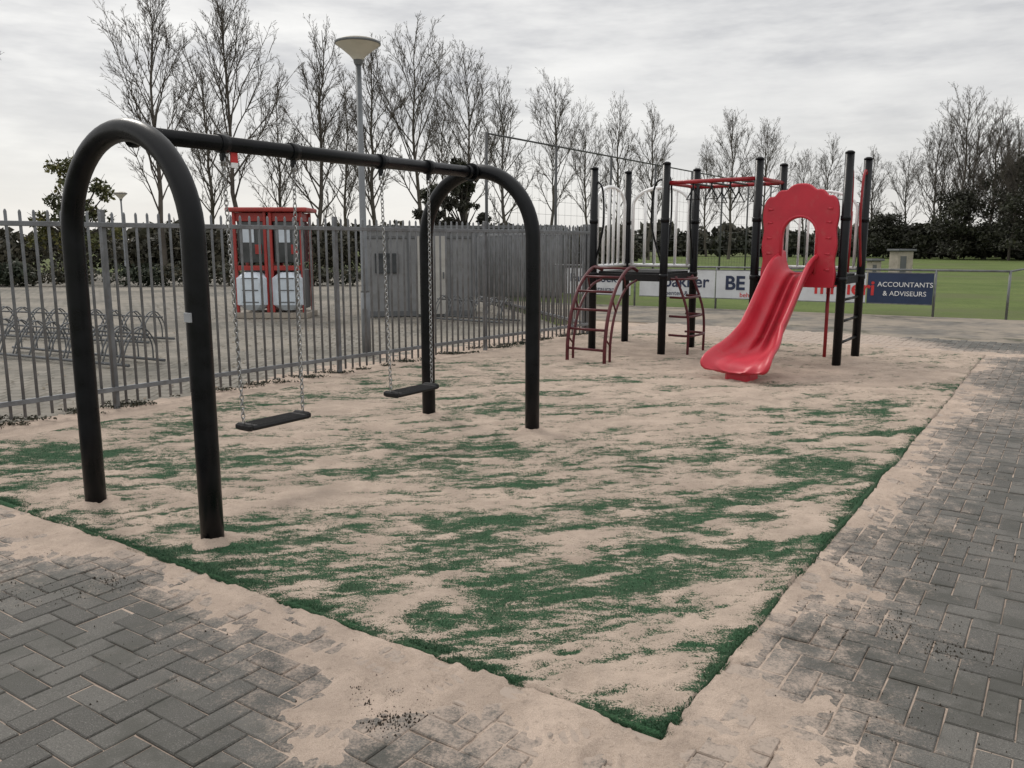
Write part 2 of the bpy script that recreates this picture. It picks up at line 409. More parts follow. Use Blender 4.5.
for i in range(-32,125):
    for j in range(-36,72):
        a0=i*bw; l0=j*bw; d=(i-j)%4
        if d not in(0,3): continue
        a1,l1=(a0+2*bw,l0+bw) if d==0 else (a0+bw,l0+2*bw)
        if (a1>.12 and l1>.12) and not(a0>AM-.1 and l1<LM+1): continue
        if a0>.5 and l0>LM-.2: continue
        brick(a0,l0,a1,l1)
me=bpy.data.meshes.new('brick_pavement'); me.from_pydata(vs,[],fs)
D=np.array(dust); dv=driftcov(D[:,0],D[:,1],D[:,2],D[:,3])
dd_=np.maximum(-D[:,2],-D[:,3])
dv=dv*.50+.30*np.exp(-dd_/1.0)+.18*npss(fbm(D[:,0],D[:,1],.8,3,seed=5),.4,.7)
at=me.attributes.new('dust','FLOAT','POINT'); at.data.foreach_set('value',np.clip(dv,-.3,1).astype(np.float32))
me.materials.append(M_brick); o=bpy.data.objects.new('brick_pavement',me); COL.objects.link(o)

# base sheets
sheet('ground',[(-500,-200),(500,-200),(500,700),(-500,700)],-.05,M_field)
def quadAL(name,a0,a1,l0,l1,z,mat): return sheet(name,[W(a0,l0),W(a1,l0),W(a1,l1),W(a0,l1)],z,mat)
quadAL('joint_bed',-3.4,13.2,-3.8,7.4,-.0105,M_dirt)
F0=Vector((-4.473,7.08,0)); F1=Vector((1.363,14.44,0)); FD=(F1-F0).normalized(); FN=Vector((-FD.y,FD.x,0))
p=[F0-FD*8+FN*.15,F1+FN*.15,Vector((-.2,21.2,0)),Vector((.2,44,0)),Vector((-60,44,0)),Vector((-60,0,0))]
sheet('yard_ground',[(q.x,q.y) for q in p],-.006,M_yard)
B0=Vector((1.6,22.5,0)); BD=Vector((8.9,-4.8,0)).normalized()
q=[W(12.6,7.6),W(12.6,-4),W(9,-12),tuple((B0+BD*22)[:2]),tuple((B0-BD*2.5)[:2])]
sheet('path_paving',q,-.030,M_back)
q=[tuple((B0-BD*3)[:2]),tuple((B0+BD*60)[:2]),(120,60),(60,110),(3,90)]
sheet('football_pitch',q,-.034,M_pitch)

# soil debris
mb=MB()
def crumb(x,y,s):
    n=5; base=len(mb.v); h=s*random.uniform(.4,.8)
    mb.v.append((x,y,h+.003))
    for j in range(n):
        t=6.283*j/n+random.random()*.5; rr=s*random.uniform(.6,1.2)
        mb.v.append((x+rr*math.cos(t),y+rr*math.sin(t),-.002))
    for j in range(n): mb.f.append((base,base+1+j,base+1+(j+1)%n)); mb.m.append(0); mb.sm.append(False)
for cx,cy,n_,sp in [(-.45,2.72,330,.09),(-.40,2.58,160,.06),(1.55,3.3,260,.17),(1.75,3.05,160,.12),(1.9,3.9,160,.25),(-2.2,3.6,140,.14),(-1.9,3.75,90,.1),(-1.2,3.0,120,.4),(2.3,4.2,200,.35),(3.2,5.3,240,.5),(1.4,2.6,90,.2),(-2.6,4.0,120,.4)]:
    for k in range(n_): crumb(random.gauss(cx,sp),random.gauss(cy,sp*.6),random.uniform(.0012,.0045)*(1 if random.random()<.95 else 1.8))
mb.obj('soil_debris',[M_soil])

# ------------------------------------------------------------------ swing set
C1=Vector((-2.09,4.60,0)); C2=Vector((-.30,7.25,0)); SB=(C2-C1).normalized(); SP=Vector((SB.y,-SB.x,0))
sw=empty('swing_set',(C1+C2)/2)
hw=.57; zt=2.19
for k,C in enumerate((C1,C2)):
    pts=[C-SP*hw+Vector((0,0,z)) for z in(-.06,.5,1.1,zt-hw)]
    for i in range(1,30):
        t=math.pi*i/30; pts.append(C-SP*hw*math.cos(t)+Vector((0,0,zt-hw+hw*math.sin(t))))
    pts+=[C+SP*hw+Vector((0,0,z)) for z in(zt-hw,1.1,.5,-.06)]
    mb=MB(); mb.tube(pts,.061,24); mb.obj('arch_%d'%(k+1),[M_black],sw)
mb=MB(); zb=Vector((0,0,zt-.01))
mb.tube([C1+zb-SB*.02,C2+zb+SB*.02],.046,20)
for C,sg in((C1,1),(C2,-1)):
    mb.tube([C+zb+SB*sg*.055,C+zb+SB*sg*.085],.075,20)
    mb.tube([C+zb+SB*sg*.085,C+zb+SB*sg*.15],.054,20)
mb.obj('top_beam',[M_black],sw)
Lb=(C2-C1).length
def chain(mb,p,q):
    d=q-p; n_=int(d.length/.030); dn=d.normalized(); a=dn.orthogonal().normalized(); b=dn.cross(a)
    for i in range(n_):
        c=p+d*((i+.5)/n_); s=a if i%2 else b; pts=[]
        for j in range(8):
            t=6.283*j/8; pts.append(c+dn*.0205*math.cos(t)+s*.0115*math.sin(t))
        mb.tube(pts,.0036,5,closed=True)
for k,(t0,t1) in enumerate(((.20,.37),(.63,.80))):
    mb=MB(); mc=MB(); seatz=.44
    for t in(t0,t1):
        tp=C1+SB*Lb*t+zb; off=(.5*(t0+t1)-t)*Lb*.10; bt=C1+SB*(Lb*t+off)+SP*.02; bt.z=seatz+.03
        mc.tube([tp-SB*.03,tp+SB*.03],.056,16)
        mc.box(tuple(tp-Vector((0,0,.07))),(.03,.03,.06),math.atan2(SB.y,SB.x),0,.004)
        mb.tube([tp-Vector((0,0,.08))+SP*.015,tp-Vector((0,0,.13))+SP*.015],.007,8); mb.tube([tp-Vector((0,0,.08))-SP*.015,tp-Vector((0,0,.13))-SP*.015],.007,8)
        chain(mb,tp-Vector((0,0,.12)),bt)
    mc.obj('hanger_%d'%(k+1),[M_black],sw); mb.obj('chains_%d'%(k+1),[M_chain],sw)
    c=C1+SB*Lb*(t0+t1)/2+SP*.02; c.z=seatz
    ms=MB(); ms.box(tuple(c),(.48,.16,.032),math.atan2(SB.y,SB.x),0,.012)
    for sg in(-1,1):
        e=c+SB*.235*sg; ms.box((e.x,e.y,c.z+.004),(.05,.15,.045),math.atan2(SB.y,SB.x),0,.012)
    for j in range(-3,4):
        e=c+SP*.020*j; ms.box((e.x,e.y,c.z+.017),(.37,.006,.004),math.atan2(SB.y,SB.x),0)
    ms.obj('seat_%d'%(k+1),[M_black2],sw)
mb=MB(); e=C1+SP*hw; mb.box((e.x-.035,e.y-.052,1.22),(.055,.012,.05),math.atan2(SP.y,SP.x)+.0,0,.002)
mb.obj('label_plate',[M_label],sw)
mb=MB(); e=C1+SB*Lb*.225+zb
mb.box((e.x,e.y,e.z-.075),(.05,.008,.06),math.atan2(SB.y,SB.x),0); mb.box((e.x,e.y,e.z-.12),(.045,.008,.03),math.atan2(SB.y,SB.x),1)
mb.obj('warning_tag',[M_tx_r,M_white],sw)

mb=MB()
feet=[C1-SP*hw,C1+SP*hw,C2-SP*hw,C2+SP*hw]
for f_ in feet:
    n_=28; prof=[(.17,-.02),(.13,.014),(.09,.030),(.05,.042)]
    base=len(mb.v)
    for r_,z_ in prof:
        for j in range(n_):
            t=6.283*j/n_; rr=r_*(1+.22*math.sin(t*2+f_.x*5)+.12*math.sin(t*5+f_.x*9)+random.uniform(-.04,.04)); mb.v.append((f_.x+rr*math.cos(t),f_.y+rr*math.sin(t),z_+random.uniform(-.003,.003)))
    for i in range(3):
        for j in range(n_):
            j2=(j+1)%n_; mb.f.append((base+i*n_+j,base+i*n_+j2,base+(i+1)*n_+j2,base+(i+1)*n_+j)); mb.m.append(0); mb.sm.append(True)
mb.obj('sand_mound',[M_sand])

# ------------------------------------------------------------------ climbing frame
U=Vector((.8,-.6,0)); V=Vector((.56,.83,0)).normalized()
P1=Vector((1.20,12.4,0)); P3=P1+U*1.15; P2=P1+V*1.1; P4=P3+V*1.1
P7=Vector((4.21,10.67,0)); P5=P7-U*1.15; P8=P7+V*1.1; P6=P5+V*1.1
cf=empty('playground_climbing_frame',(P4+P5)/2)
mb=MB()
for P,h in((P1,2.64),(P2,2.66),(P3,2.65),(P4,2.64),(P5,2.68),(P6,2.68),(P7,2.69),(P8,2.70)):
    mb.tube([P+Vector((0,0,z)) for z in(-.05,h)],.056,18)
    mb.tube([P+Vector((0,0,h)),P+Vector((0,0,h+.02)),P+Vector((0,0,h+.035))],[.060,.056,.03],18)
    for zc in(1.13,1.9):
        mb.tube([P+Vector((0,0,zc-.03)),P+Vector((0,0,zc+.03))],.064,18)
mb.obj('posts',[M_black],cf)
mb=MB(); uang=math.atan2(U.y,U.x)
for a_,b_ in((P1,P4),(P5,P8)):
    c=(a_+b_)/2
    for k in range(9):
        cc=c+V*(-.44+.11*k); mb.box((cc.x,cc.y,1.16),(1.02,.095,.035),uang,0,.004)
    for s_ in(-.5,.5):
        cc=c+V*s_; mb.box((cc.x,cc.y,1.10),(1.04,.04,.10),uang,0,.004)
        cc=c+U*s_*1.04; mb.box((cc.x,cc.y,1.10),(.04,.96,.098),uang,0,.004)
mb.obj('platforms',[M_black2],cf)
def Z(v,z): return Vector((v.x,v.y,z))
def arch_panel(mb,Pa,Pb,z0,z1,r=.024,mat=0,bars=(-.55,-.18,.18,.55)):
    d=(Pb-Pa); L_=d.length; d.normalize(); i0=.10; w=L_-2*i0
    mb.tube([Z(Pa+d*.05,z0),Z(Pb-d*.05,z0)],r,10,mat)
    c=(Pa+Pb)/2; R_=w/2; hr=.26
    def top(x): return z1-hr+hr*math.sqrt(max(0,1-(x/R_)**2))
    pts=[Z(c-d*R_,z0)]+[Z(c-d*R_*math.cos(t*math.pi/14),z1-hr+hr*math.sin(t*math.pi/14)) for t in range(15)]+[Z(c+d*R_,z0)]
    mb.tube(pts,r*1.1,10,mat)
    for q in bars:
        mb.tube([Z(c+d*R_*q,z0),Z(c+d*R_*q,top(R_*q))],r*.95,8,mat)
mb=MB(); arch_panel(mb,P1,P2,1.25,2.42); arch_panel(mb,P2,P4,1.25,2.42); arch_panel(mb,P6,P8,1.25,2.3,bars=(-.64,-.38,-.13,.13,.38,.64),r=.018)
mb.obj('white_barriers',[M_white],cf)
mb=MB(); zo=2.40
for a_,b_ in((P3,P5),(P4,P6)): mb.tube([Z(a_,zo),Z(b_,zo+.04)],.028,12)
mb.tube([Z(P5,zo+.04),Z(P6,zo+.04)],.028,12); mb.tube([Z(P3,zo),Z(P4,zo)],.024,12)
mb.obj('overhead_rails',[M_red2],cf)
mb=MB()
for k in range(1,5):
    t=k/5; a_=P3.lerp(P5,t); b_=P4.lerp(P6,t); z=zo+.04*t
    mb.tube([Z(a_,z),Z(b_,z)],.014,8)
for k in (1.5,2.5,3.5):
    t=k/5; a_=P3.lerp(P5,t); b_=P4.lerp(P6,t); z=zo+.04*t-.02
    for s_ in(.0,1.):
        c=a_.lerp(b_,s_); dd=(P5-P3).normalized()
        mb.tube([Z(c,z),Z(c,z-.07),Z(c-dd*.085,z-.22),Z(c+dd*.085,z-.22),Z(c,z-.07)],.013,7)
mb.obj('trapeze_grips',[M_black],cf)
mb=MB()
def handle(mb,P,side,z0,z1,r=.014,w=.16,mat=0):
    pts=smooth_path([Z(P,z0),Z(P+side*w*.2,z0+.1),Z(P+side*w,lerp(z0,z1,.5)),Z(P+side*w*.9,z1-.12),Z(P+side*w*.35,z1),Z(P,z1-.12)],6)
    mb.tube(pts,r,8,mat)
handle(mb,P1,U,1.2,2.45); handle(mb,P3,-U,1.2,2.45,w=.2); handle(mb,P3,V,1.25,2.5,w=.2); handle(mb,P4,-V,1.25,2.5,w=.2)
for z in(.3,.58,.86): mb.tube([Z(P7,z),Z(P8,z)],.019,10)
for z in(.45,): mb.tube([Z(P5,z),Z(P6,z)],.016,10)
mb.obj('handholds_and_rungs',[M_black],cf)
mb=MB()
for Pp,sd in ((P7,V),(P8,-V)): handle(mb,Pp,sd,1.2,2.55,.017,.26)
e=P7.lerp(P8,.5)-U*.05
mb.tube([Z(e,1.2),Z(e,2.0)],.014,8)
mb.tube([Z(P5.lerp(P8,.72)-V*.1,0),Z(P5.lerp(P8,.72)-V*.1,1.1)],.024,10)
mb.obj('red_loops',[M_red2],cf)
mb=MB(); Fc=(P1+P3)/2
side=U
fc=Vector((.98,10.97,0)); topc=Fc-V*.02-U*.12
rails=[]
for sg in(-1,1):
    f_=fc+side*sg*.29; t_=topc+side*sg*.29
    prof=[(0,-.03),(.01,.3),(.10,.66),(.30,.98),(.55,1.17),(.78,1.25),(1.0,1.2)]
    pts=smooth_path([Z(f_.lerp(t_,s),z) for s,z in prof],7); rails.append(pts); mb.tube(pts,.024,12)
    prof=[(.16,-.03),(.17,.28),(.27,.6),(.45,.84),(.7,1.0),(.98,1.06)]
    pts2=smooth_path([Z(f_.lerp(t_,s),z) for s,z in prof],7); mb.tube(pts2,.018,10)
    for k in(8,18,28): 
        mb.tube([pts[min(k,len(pts)-1)],pts2[min(k-2,len(pts2)-1)]],.012,6)
for k in(5,10,15,20,26,33): mb.tube([rails[0][k],rails[1][k]],.017,10)
Rc=(P3+P4)/2
for k,z in enumerate((.28,.55,.82,1.08)):
    pts=[]
    o_=.34-.05*k
    for q in((-.30,0),(-.30,o_*.8),(-.18,o_),(.18,o_),(.30,o_*.8),(.30,0)):
        pts.append(Z(Rc+V*q[0]+U*q[1],z))
    mb.tube(smooth_path(pts,4),.017,8)
for sg in(-1,1): mb.tube(smooth_path([Z(Rc+V*.30*sg+U*.30,-.02),Z(Rc+V*.30*sg+U*.28,.6),Z(Rc+V*.30*sg+U*.08,1.12)],6),.019,8)
mb.obj('arched_climber',[M_maroon],cf)

# ------------------------------------------------------------------ slide
sl=empty('playground_slide',(P5+P7)/2)
Sc=(P5+P7)/2-V*.02+U*.02; SD=(-V-U*.06).normalized()
prof=[(-.10,1.19),(.05,1.19),(.18,1.16),(.35,1.05),(.60,.83),(.85,.61),(1.08,.43),(1.30,.31),(1.52,.25),(1.76,.225),(1.92,.19),(1.98,.12)]
pp=smooth_path([(d,0,z) for d,z in prof],6)
mb=MB(); n_=len(pp)
def section(wf,hs,fl):
    w=wf/2
    inner=[(-w-.045-fl,hs-.035),(-w-.045-fl,hs-.01),(-w-.03-fl,hs+.008),(-w-.005-fl,hs+.004),(-w+.012-fl*.8,hs-.02),(-w+.02-fl*.4,hs*.55),(-w+.04,hs*.24),(-w+.08,.04),(-w+.15,.008),(-w*.35,0)]
    inner=inner+[(-s,h) for s,h in inner[::-1]]
    outer=[(w+.02+fl*.9,hs-.04),(w+.03,hs*.3),(w-.01,-.01),(w-.08,-.035),(0,-.035),(-w+.08,-.035),(-w+.01,-.01),(-w-.03,hs*.3),(-w-.02-fl*.9,hs-.04)]
    return inner+outer
for i,p in enumerate(pp):
    t=i/(n_-1)
    d=(pp[min(i+1,n_-1)]-pp[max(i-1,0)]).normalized(); nrm=Vector((-d.z,0,d.x))
    if nrm.z<0: nrm=-nrm
    k=max(0,(t-.55)/.45)
    hs=.24 if t<.55 else lerp(.24,.055,k**1.2)
    if t<.12: hs=lerp(.30,.24,t/.12)
    wf=.40+.24*(k**.8 if k>0 else 0)
    if t>.90: wf*=1-.30*((t-.90)/.10)**2
    for s,h in section(wf,hs,.03+.05*k):
        q=Vector((Sc.x,Sc.y,0))+SD*(p.x+nrm.x*h)+U*s; q.z=p.z+nrm.z*h
        mb.v.append(tuple(q))
ns=len(section(.4,.2,0))
for i in range(n_-1):
    for j in range(ns):
        j2=(j+1)%ns; mb.f.append((i*ns+j,i*ns+j2,(i+1)*ns+j2,(i+1)*ns+j)); mb.m.append(0); mb.sm.append(True)
mb.f.append(tuple(range(ns))); mb.m.append(0); mb.sm.append(False)
mb.f.append(tuple((n_-1)*ns+j for j in range(ns))[::-1]); mb.m.append(0); mb.sm.append(False)
o=mb.obj('chute',[M_red],sl)
bm=bmesh.new(); bm.from_mesh(o.data); bmesh.ops.recalc_face_normals(bm,faces=bm.faces); bm.to_mesh(o.data); bm.free()
mb=MB(); e=Sc+SD*1.76; mb.box((e.x,e.y,.085),(.30,.30,.21),uang,0,.03); mb.obj('exit_foot',[M_red],sl)
def hood():
    cu=bpy.data.curves.new('hood_curve','CURVE'); cu.dimensions='2D'; cu.fill_mode='BOTH'; cu.extrude=.022; cu.bevel_depth=.02; cu.bevel_resolution=3
    zb_=1.02; W2=.455
    right=[(W2,zb_+.02),(W2+.012,1.2),(W2-.008,1.36),(W2+.014,1.55),(W2-.006,1.75),(W2+.014,1.92),(W2,2.08),(W2-.05,2.16),(.34,2.17),(.27,2.24),(.18,2.25),(.10,2.31),(0,2.325)]
    pts=[(x,z) for x,z in right]+[(-x,z) for x,z in right[::-1][1:]]
    sm=smooth_path([(x,z,0) for x,z in pts],4)
    sp=cu.splines.new('POLY'); sp.points.add(len(sm)-1); sp.use_cyclic_u=True
    for i,q in enumerate(sm): sp.points[i].co=(q.x,q.y,0,1)
    h=[(-.23,zb_+.17),(-.23,1.68)]+[(-.23*math.cos(math.pi*k/14),1.69+.24*math.sin(math.pi*k/14)) for k in range(1,14)]+[(.23,1.68),(.23,zb_+.17)]
    sp=cu.splines.new('POLY'); sp.points.add(len(h)-1); sp.use_cyclic_u=True
    for i,q in enumerate(h): sp.points[i].co=(q[0],q[1],0,1)
    tmp=bpy.data.objects.new('t',cu); COL.objects.link(tmp)
    dg=bpy.context.evaluated_depsgraph_get(); dg.update()
    me=bpy.data.meshes.new_from_object(tmp.evaluated_get(dg)); bpy.data.objects.remove(tmp)
    me.materials.clear(); me.materials.append(M_red)
    o=bpy.data.objects.new('hood',me); COL.objects.link(o)
    R=Matrix(((U.x,0,-V.x,Sc.x-V.x*.03),(U.y,0,-V.y,Sc.y-V.y*.03),(0,1,0,0),(0,0,0,1)))
    me.transform(R); 
    par(o,sl)
    mb=MB(); c=Sc-V*.066
    pts=[Z(c+U*x,z) for x,z in h]; mb.tube(pts,.018,10)
    for sg in(-1,1):
        for z in(1.25,1.45,1.65,1.85,2.02):
            q=c+U*sg*.375; mb.tube([Z(q,z)-U*sg*.03,Z(q,z)+U*sg*.035],[.012,.02],8)
    mb.obj('hood_ribs',[M_red],sl)
hood()

# ------------------------------------------------------------------ fences
def bar_fence(name,p,q,h=1.9,sp=.115,post=2.4):
    e=empty(name,(p+q)/2); d=(q-p); L_=d.length; d.normalize(); an=math.atan2(d.y,d.x)
    mb=MB(); n_=int(L_/sp)
    for i in range(n_+1):
        c=p+d*(i*sp); z=h-.02+random.uniform(-.004,.004)
        mb.tube([Z(c,.06),Z(c,z-.02),Z(c,z)],[.0135,.0135,.006],8)
    mb.obj('bars',[M_fence],e)
    mb=MB()
    for z in(.20,h-.14):
        c=(p+q)/2
        mb.box((c.x,c.y,z),(L_,.03,.045),an,0,.004)
    mb.obj('rails',[M_fence],e)
    mb=MB(); k=int(L_/post)
    for i in range(k+1):
        c=p+d*(L_*i/k)+Vector((-d.y,d.x,0))*.045; mb.box((c.x,c.y,h/2-.01),(.05,.05,h+.02),an,0,.004)
    mb.obj('posts',[M_fence],e)
bar_fence('metal_bar_fence',F0-FD*4.5,F1)
bar_fence('metal_bar_fence',F1+FN*.10,Vector((-.9,22.0,0)),sp=.14)
def leaves(name,clumps,n,size,mat,parent=None):
    V_=[]
    tot=sum(c[1][0]*c[1][1]*c[1][2] for c in clumps)
    for c,r_ in clumps:
        k=max(8,int(n*(r_[0]*r_[1]*r_[2])/tot))
        g=rng.normal(0,1,(k,3)); g/=np.linalg.norm(g,axis=1)[:,None]; g*=(rng.random(k)**.5)[:,None]
        P=np.array(c)+g*np.array(r_)
        V_.append(P)
    P=np.concatenate(V_); P[:,2]=np.maximum(P[:,2],.02); k=len(P)
    s=size*(.5+rng.random(k)); a=rng.normal(0,1,(k,3)); a/=np.linalg.norm(a,axis=1)[:,None]
    b=np.cross(a,rng.normal(0,1,(k,3))); b/=np.linalg.norm(b,axis=1)[:,None]
    a=a*s[:,None]; b=b*(s*.6)[:,None]
    q=np.stack([P-a,P+b,P+a,P-b],1)
    return soup(name,q,4,mat,parent)
M_weed=leafmat('weed_leaf',(.02,.026,.015),(.07,.06,.035),(.025,.035,.018))
M_hedge=leafmat('hedge_leaf',(.026,.028,.017),(.070,.060,.036),(.04,.038,.025))
M_ylw=leafmat('autumn_leaf',(.07,.085,.02),(.16,.14,.035),(.045,.055,.018))
M_dark=leafmat('evergreen_leaf',(.016,.020,.011),(.045,.046,.024),(.024,.024,.015))
M_litter=leafmat('leaf_litter',(.06,.04,.02),(.16,.10,.045),(.09,.07,.03))
cl=[]
for i in range(70):
    t=random.random(); c=(F0-FD*4).lerp(F1,t)+FN*random.uniform(-.03,.22)
    cl.append(((c.x,c.y,.015),(random.uniform(.06,.35),random.uniform(.04,.10),random.uniform(.015,.05))))
leaves('weeds',cl,8000,.012,M_weed)
P=np.stack([rng.uniform(-9,1,1500),rng.uniform(8,24,1500),np.full(1500,.004)],-1)
off=(P[:,0]-F0.x)*FN.x+(P[:,1]-F0.y)*FN.y; P=P[off>.15]; k=len(P)
t=rng.random(k)*6.28; s=rng.uniform(.012,.035,k); a3=np.stack([np.cos(t)*s,np.sin(t)*s,rng.uniform(-.004,.012,k)],-1); b3=np.stack([-np.sin(t)*s*.6,np.cos(t)*s*.6,rng.uniform(0,.012,k)],-1)
soup('fallen_leaves',np.stack([P-a3*np.array([1,1,0]),P+b3,P+a3*np.array([1,1,0])+[0,0,.008],P-b3*np.array([1,1,0])],1),4,M_litter)
# ------------------------------------------------------------------ lamps
def street_lamp(x,y,h,s=1.):
    e=empty('street_lamp',(x,y,0)); mb=MB()
    mb.tube([(x,y,-.05),(x,y,.9)],.065*s,14); mb.tube([(x,y,.9),(x,y,.93),(x,y,h)],[.065*s,.05*s,.038*s],14)
    mb.box((x,y-.066*s,.55),(.07*s,.01,.25),0,0,.003)
    mb.obj('pole',[M_pole],e)
    mb=MB(); k=s
    mb.lathe((x,y,h-.02),[(.045*k,0),(.06*k,.03),(.065*k,.07),(.12*k,.13),(.22*k,.21),(.285*k,.255),(.30*k,.265),(.31*k,.27),(.31*k,.295),(.24*k,.325),(.12*k,.35),(.0,.36)],28,[0,0,1,1,1,1,0,0,2,2,2])
    mb.obj('lamp_head',[M_pole,M_lampw,M_lampt],e)
street_lamp(-2.08,11.8,3.98)
street_lamp(-15.2,33,3.2,.8)
# ------------------------------------------------------------------ bike racks
def bike_rack(p,q,n_):
    e=empty('bicycle_rack',(p+q)/2); d=(q-p).normalized(); nn=Vector((-d.y,d.x,0)); mb=MB()
    for s_ in(-.28,.28): mb.tube([Z(p+nn*s_,.05),Z(q+nn*s_,.05)],.02,8)
    mb.tube([Z(p-nn*.05,.42),Z(q-nn*.05,.42)],.014,8)
    for i in range(n_):
        c=p.lerp(q,(i+.5)/n_)
        for w in(-.035,.035):
            mb.tube(smooth_path([Z(c+d*w-nn*.28,.05),Z(c+d*w-nn*.26,.30),Z(c+d*w-nn*.08,.50),Z(c+d*w+nn*.14,.34),Z(c+d*w+nn*.28,.05)],4),.011,6)
    mb.obj('hoops',[M_shedd],e)
bike_rack(Vector((-4.75,10.7,0)),Vector((-7.6,12.1,0)),9)
bike_rack(Vector((-5.6,13.2,0)),Vector((-9,14.4,0)),9)
bike_rack(Vector((.0,16.4,0)),Vector((-1.6,17.5,0)),6)
# ------------------------------------------------------------------ kiosk
kx=empty('red_kiosk',(-5.15,18.1,0)); 
mb=MB()
mb.box((-5.13,18.1,2.27),(1.70,.98,.09),0,0,.02)
mb.box((-5.13,18.1,.06),(1.58,.9,.12),0,3,.01)
for cx in(-5.51,-4.75):
    for sx in(-.32,.32):
        for sy in(-.38,.38): mb.box((cx+sx,18.1+sy,1.17),(.06,.07,2.1),0,0,.008)
    mb.box((cx,18.1,2.12),(.60,.72,.18),0,0,.01)
    mb.box((cx,17.72,1.06),(.57,.05,.10),0,0,.005)
    mb.box((cx,18.12,1.60),(.56,.66,.86),0,1,.01)
    mb.box((cx-.05,17.775,1.75),(.24,.02,.32),0,2,.005)
    mb.box((cx+.15,17.775,1.45),(.14,.02,.2),0,0,.004)
    mb.box((cx,17.78,.57),(.64,.46,.80),0,2,.12)
    for z in(.35,.6,.85): mb.box((cx,17.545,z),(.34,.012,.02),0,4,.002)
    mb.box((cx,18.3,.6),(.56,.4,.84),0,4,.02)
mb.box((-5.13,18.1,1.15),(.05,.7,2.0),0,0,.005)
mb.obj('cabinet',[M_kred,M_glass,M_kwhite,M_conc,M_shedd],kx)
# ------------------------------------------------------------------ grey sheds
def shed(name,cx,cy,w,d,h,ang_,door=True):
    e=empty(name,(cx,cy,0)); mb=MB()
    ca,sa=math.cos(ang_),math.sin(ang_)
    def B(x,y,z,sx,sy,sz,m,b=.005): mb.box((cx+x*ca-y*sa,cy+x*sa+y*ca,z),(sx,sy,sz),ang_,m,b)
    B(0,0,h/2,w,d,h,0); B(0,0,h+.045,w+.12,d+.12,.08,1)
    k=int(w/.42)
    for i in range(k+1): B(-w/2+w*i/k,-d/2-.012,h/2,.05,.02,h-.02,1)
    B(0,-d/2-.013,.07,w-.06,.016,.12,1); B(0,-d/2-.013,h-.16,w-.06,.014,.05,1)
    if door: B(w*.12,-d/2-.03,h*.48,.62,.03,h*.9,2); B(w*.12+.24,-d/2-.06,h*.48,.03,.04,.14,1); B(-w*.30,-d/2-.03,h*.62,.5,.03,.42,3)
    for i in range(int(d/.5)): B(w/2+.012,-d/2+.25+i*.5,h/2,.02,.05,h-.04,1)
    mb.obj('body',[M_shed,M_shedd,M_shedl,M_glass],e)
shed('grey_storage_shed',-2.1,18.9,2.3,1.7,1.86,.12)
shed('grey_storage_shed',-.15,26,3.4,2,2.0,-.1,False)
# ------------------------------------------------------------------ sponsor boards
bf=empty('pitch_railing',B0+BD*5); mb=MB()
mb.tube([Z(B0-BD*.5,.99),Z(B0+BD*10.15,.99)],.024,10)
for s_ in(-.4,1.8,3.92,5.17,6.52,8.75,10.15): mb.tube([Z(B0+BD*s_,-.05),Z(B0+BD*s_,1.0)],.026,10)
C_=B0+BD*10.15; bdv=Vector((.62,.78,0))
mb.tube([Z(C_,.99),Z(C_+bdv*40,.99)],.022,8)
for i in range(1,14): mb.tube([Z(C_+bdv*i*3,-.05),Z(C_+bdv*i*3,.99)],.022,8)
mb.obj('rail',[M_galv],bf)
ban=math.atan2(BD.y,BD.x)
def text(s,size,pos,mat,parent,bold=.0):
    cu=bpy.data.curves.new('text','FONT'); cu.body=s; cu.size=size; cu.extrude=.002; cu.offset=bold; cu.align_x='CENTER'; cu.align_y='CENTER'
    cu.materials.append(mat); o=bpy.data.objects.new('lettering',cu); COL.objects.link(o)
    o.location=pos; o.rotation_euler=(math.pi/2,0,ban); par(o,parent)
FR=Vector((BD.y,-BD.x,0)); FR=FR if FR.y<0 else -FR
def board(s0,s1,mat,texts):
    c=B0+BD*(s0+s1)/2+FR*.05; e=empty('sponsor_board',(c.x,c.y,.58)); mb=MB()
    mb.box((c.x,c.y,.58),(s1-s0,.02,.68),ban,0,.004); mb.obj('panel',[mat],e)
    mb=MB()
    for z in(.235,.925): mb.box((c.x,c.y,z),(s1-s0+.01,.03,.02),ban,0)
    mb.obj('trim',[M_galv],e)
    for t,sz,ds,z,m,bo in texts:
        p=c+BD*ds+FR*.016; text(t,sz,(p.x,p.y,z),m,e,bo)
board(-.2,1.7,M_brd_w,[('Pannekoek',.30,-.1,.66,M_tx_b,.004),('restaurant',.18,.2,.38,M_tx_b,0)])
board(1.95,3.9,M_brd_w,[('bakker',.42,.25,.62,M_tx_b,.006),('groenten & fruit',.16,.1,.33,M_tx_b,0)])
board(3.93,5.15,M_brd_w,[('BE',.46,-.15,.60,M_tx_b,.014),('beheer',.16,.2,.33,M_tx_r,0)])
board(5.18,7.35,M_brd_w,[('mmieri',.46,.62,.56,M_tx_r,.010)])
board(7.38,8.72,M_brd_n,[('ACCOUNTANTS',.15,.10,.66,M_tx_w,.0),('& ADVISEURS',.15,.10,.46,M_tx_w,.0)])
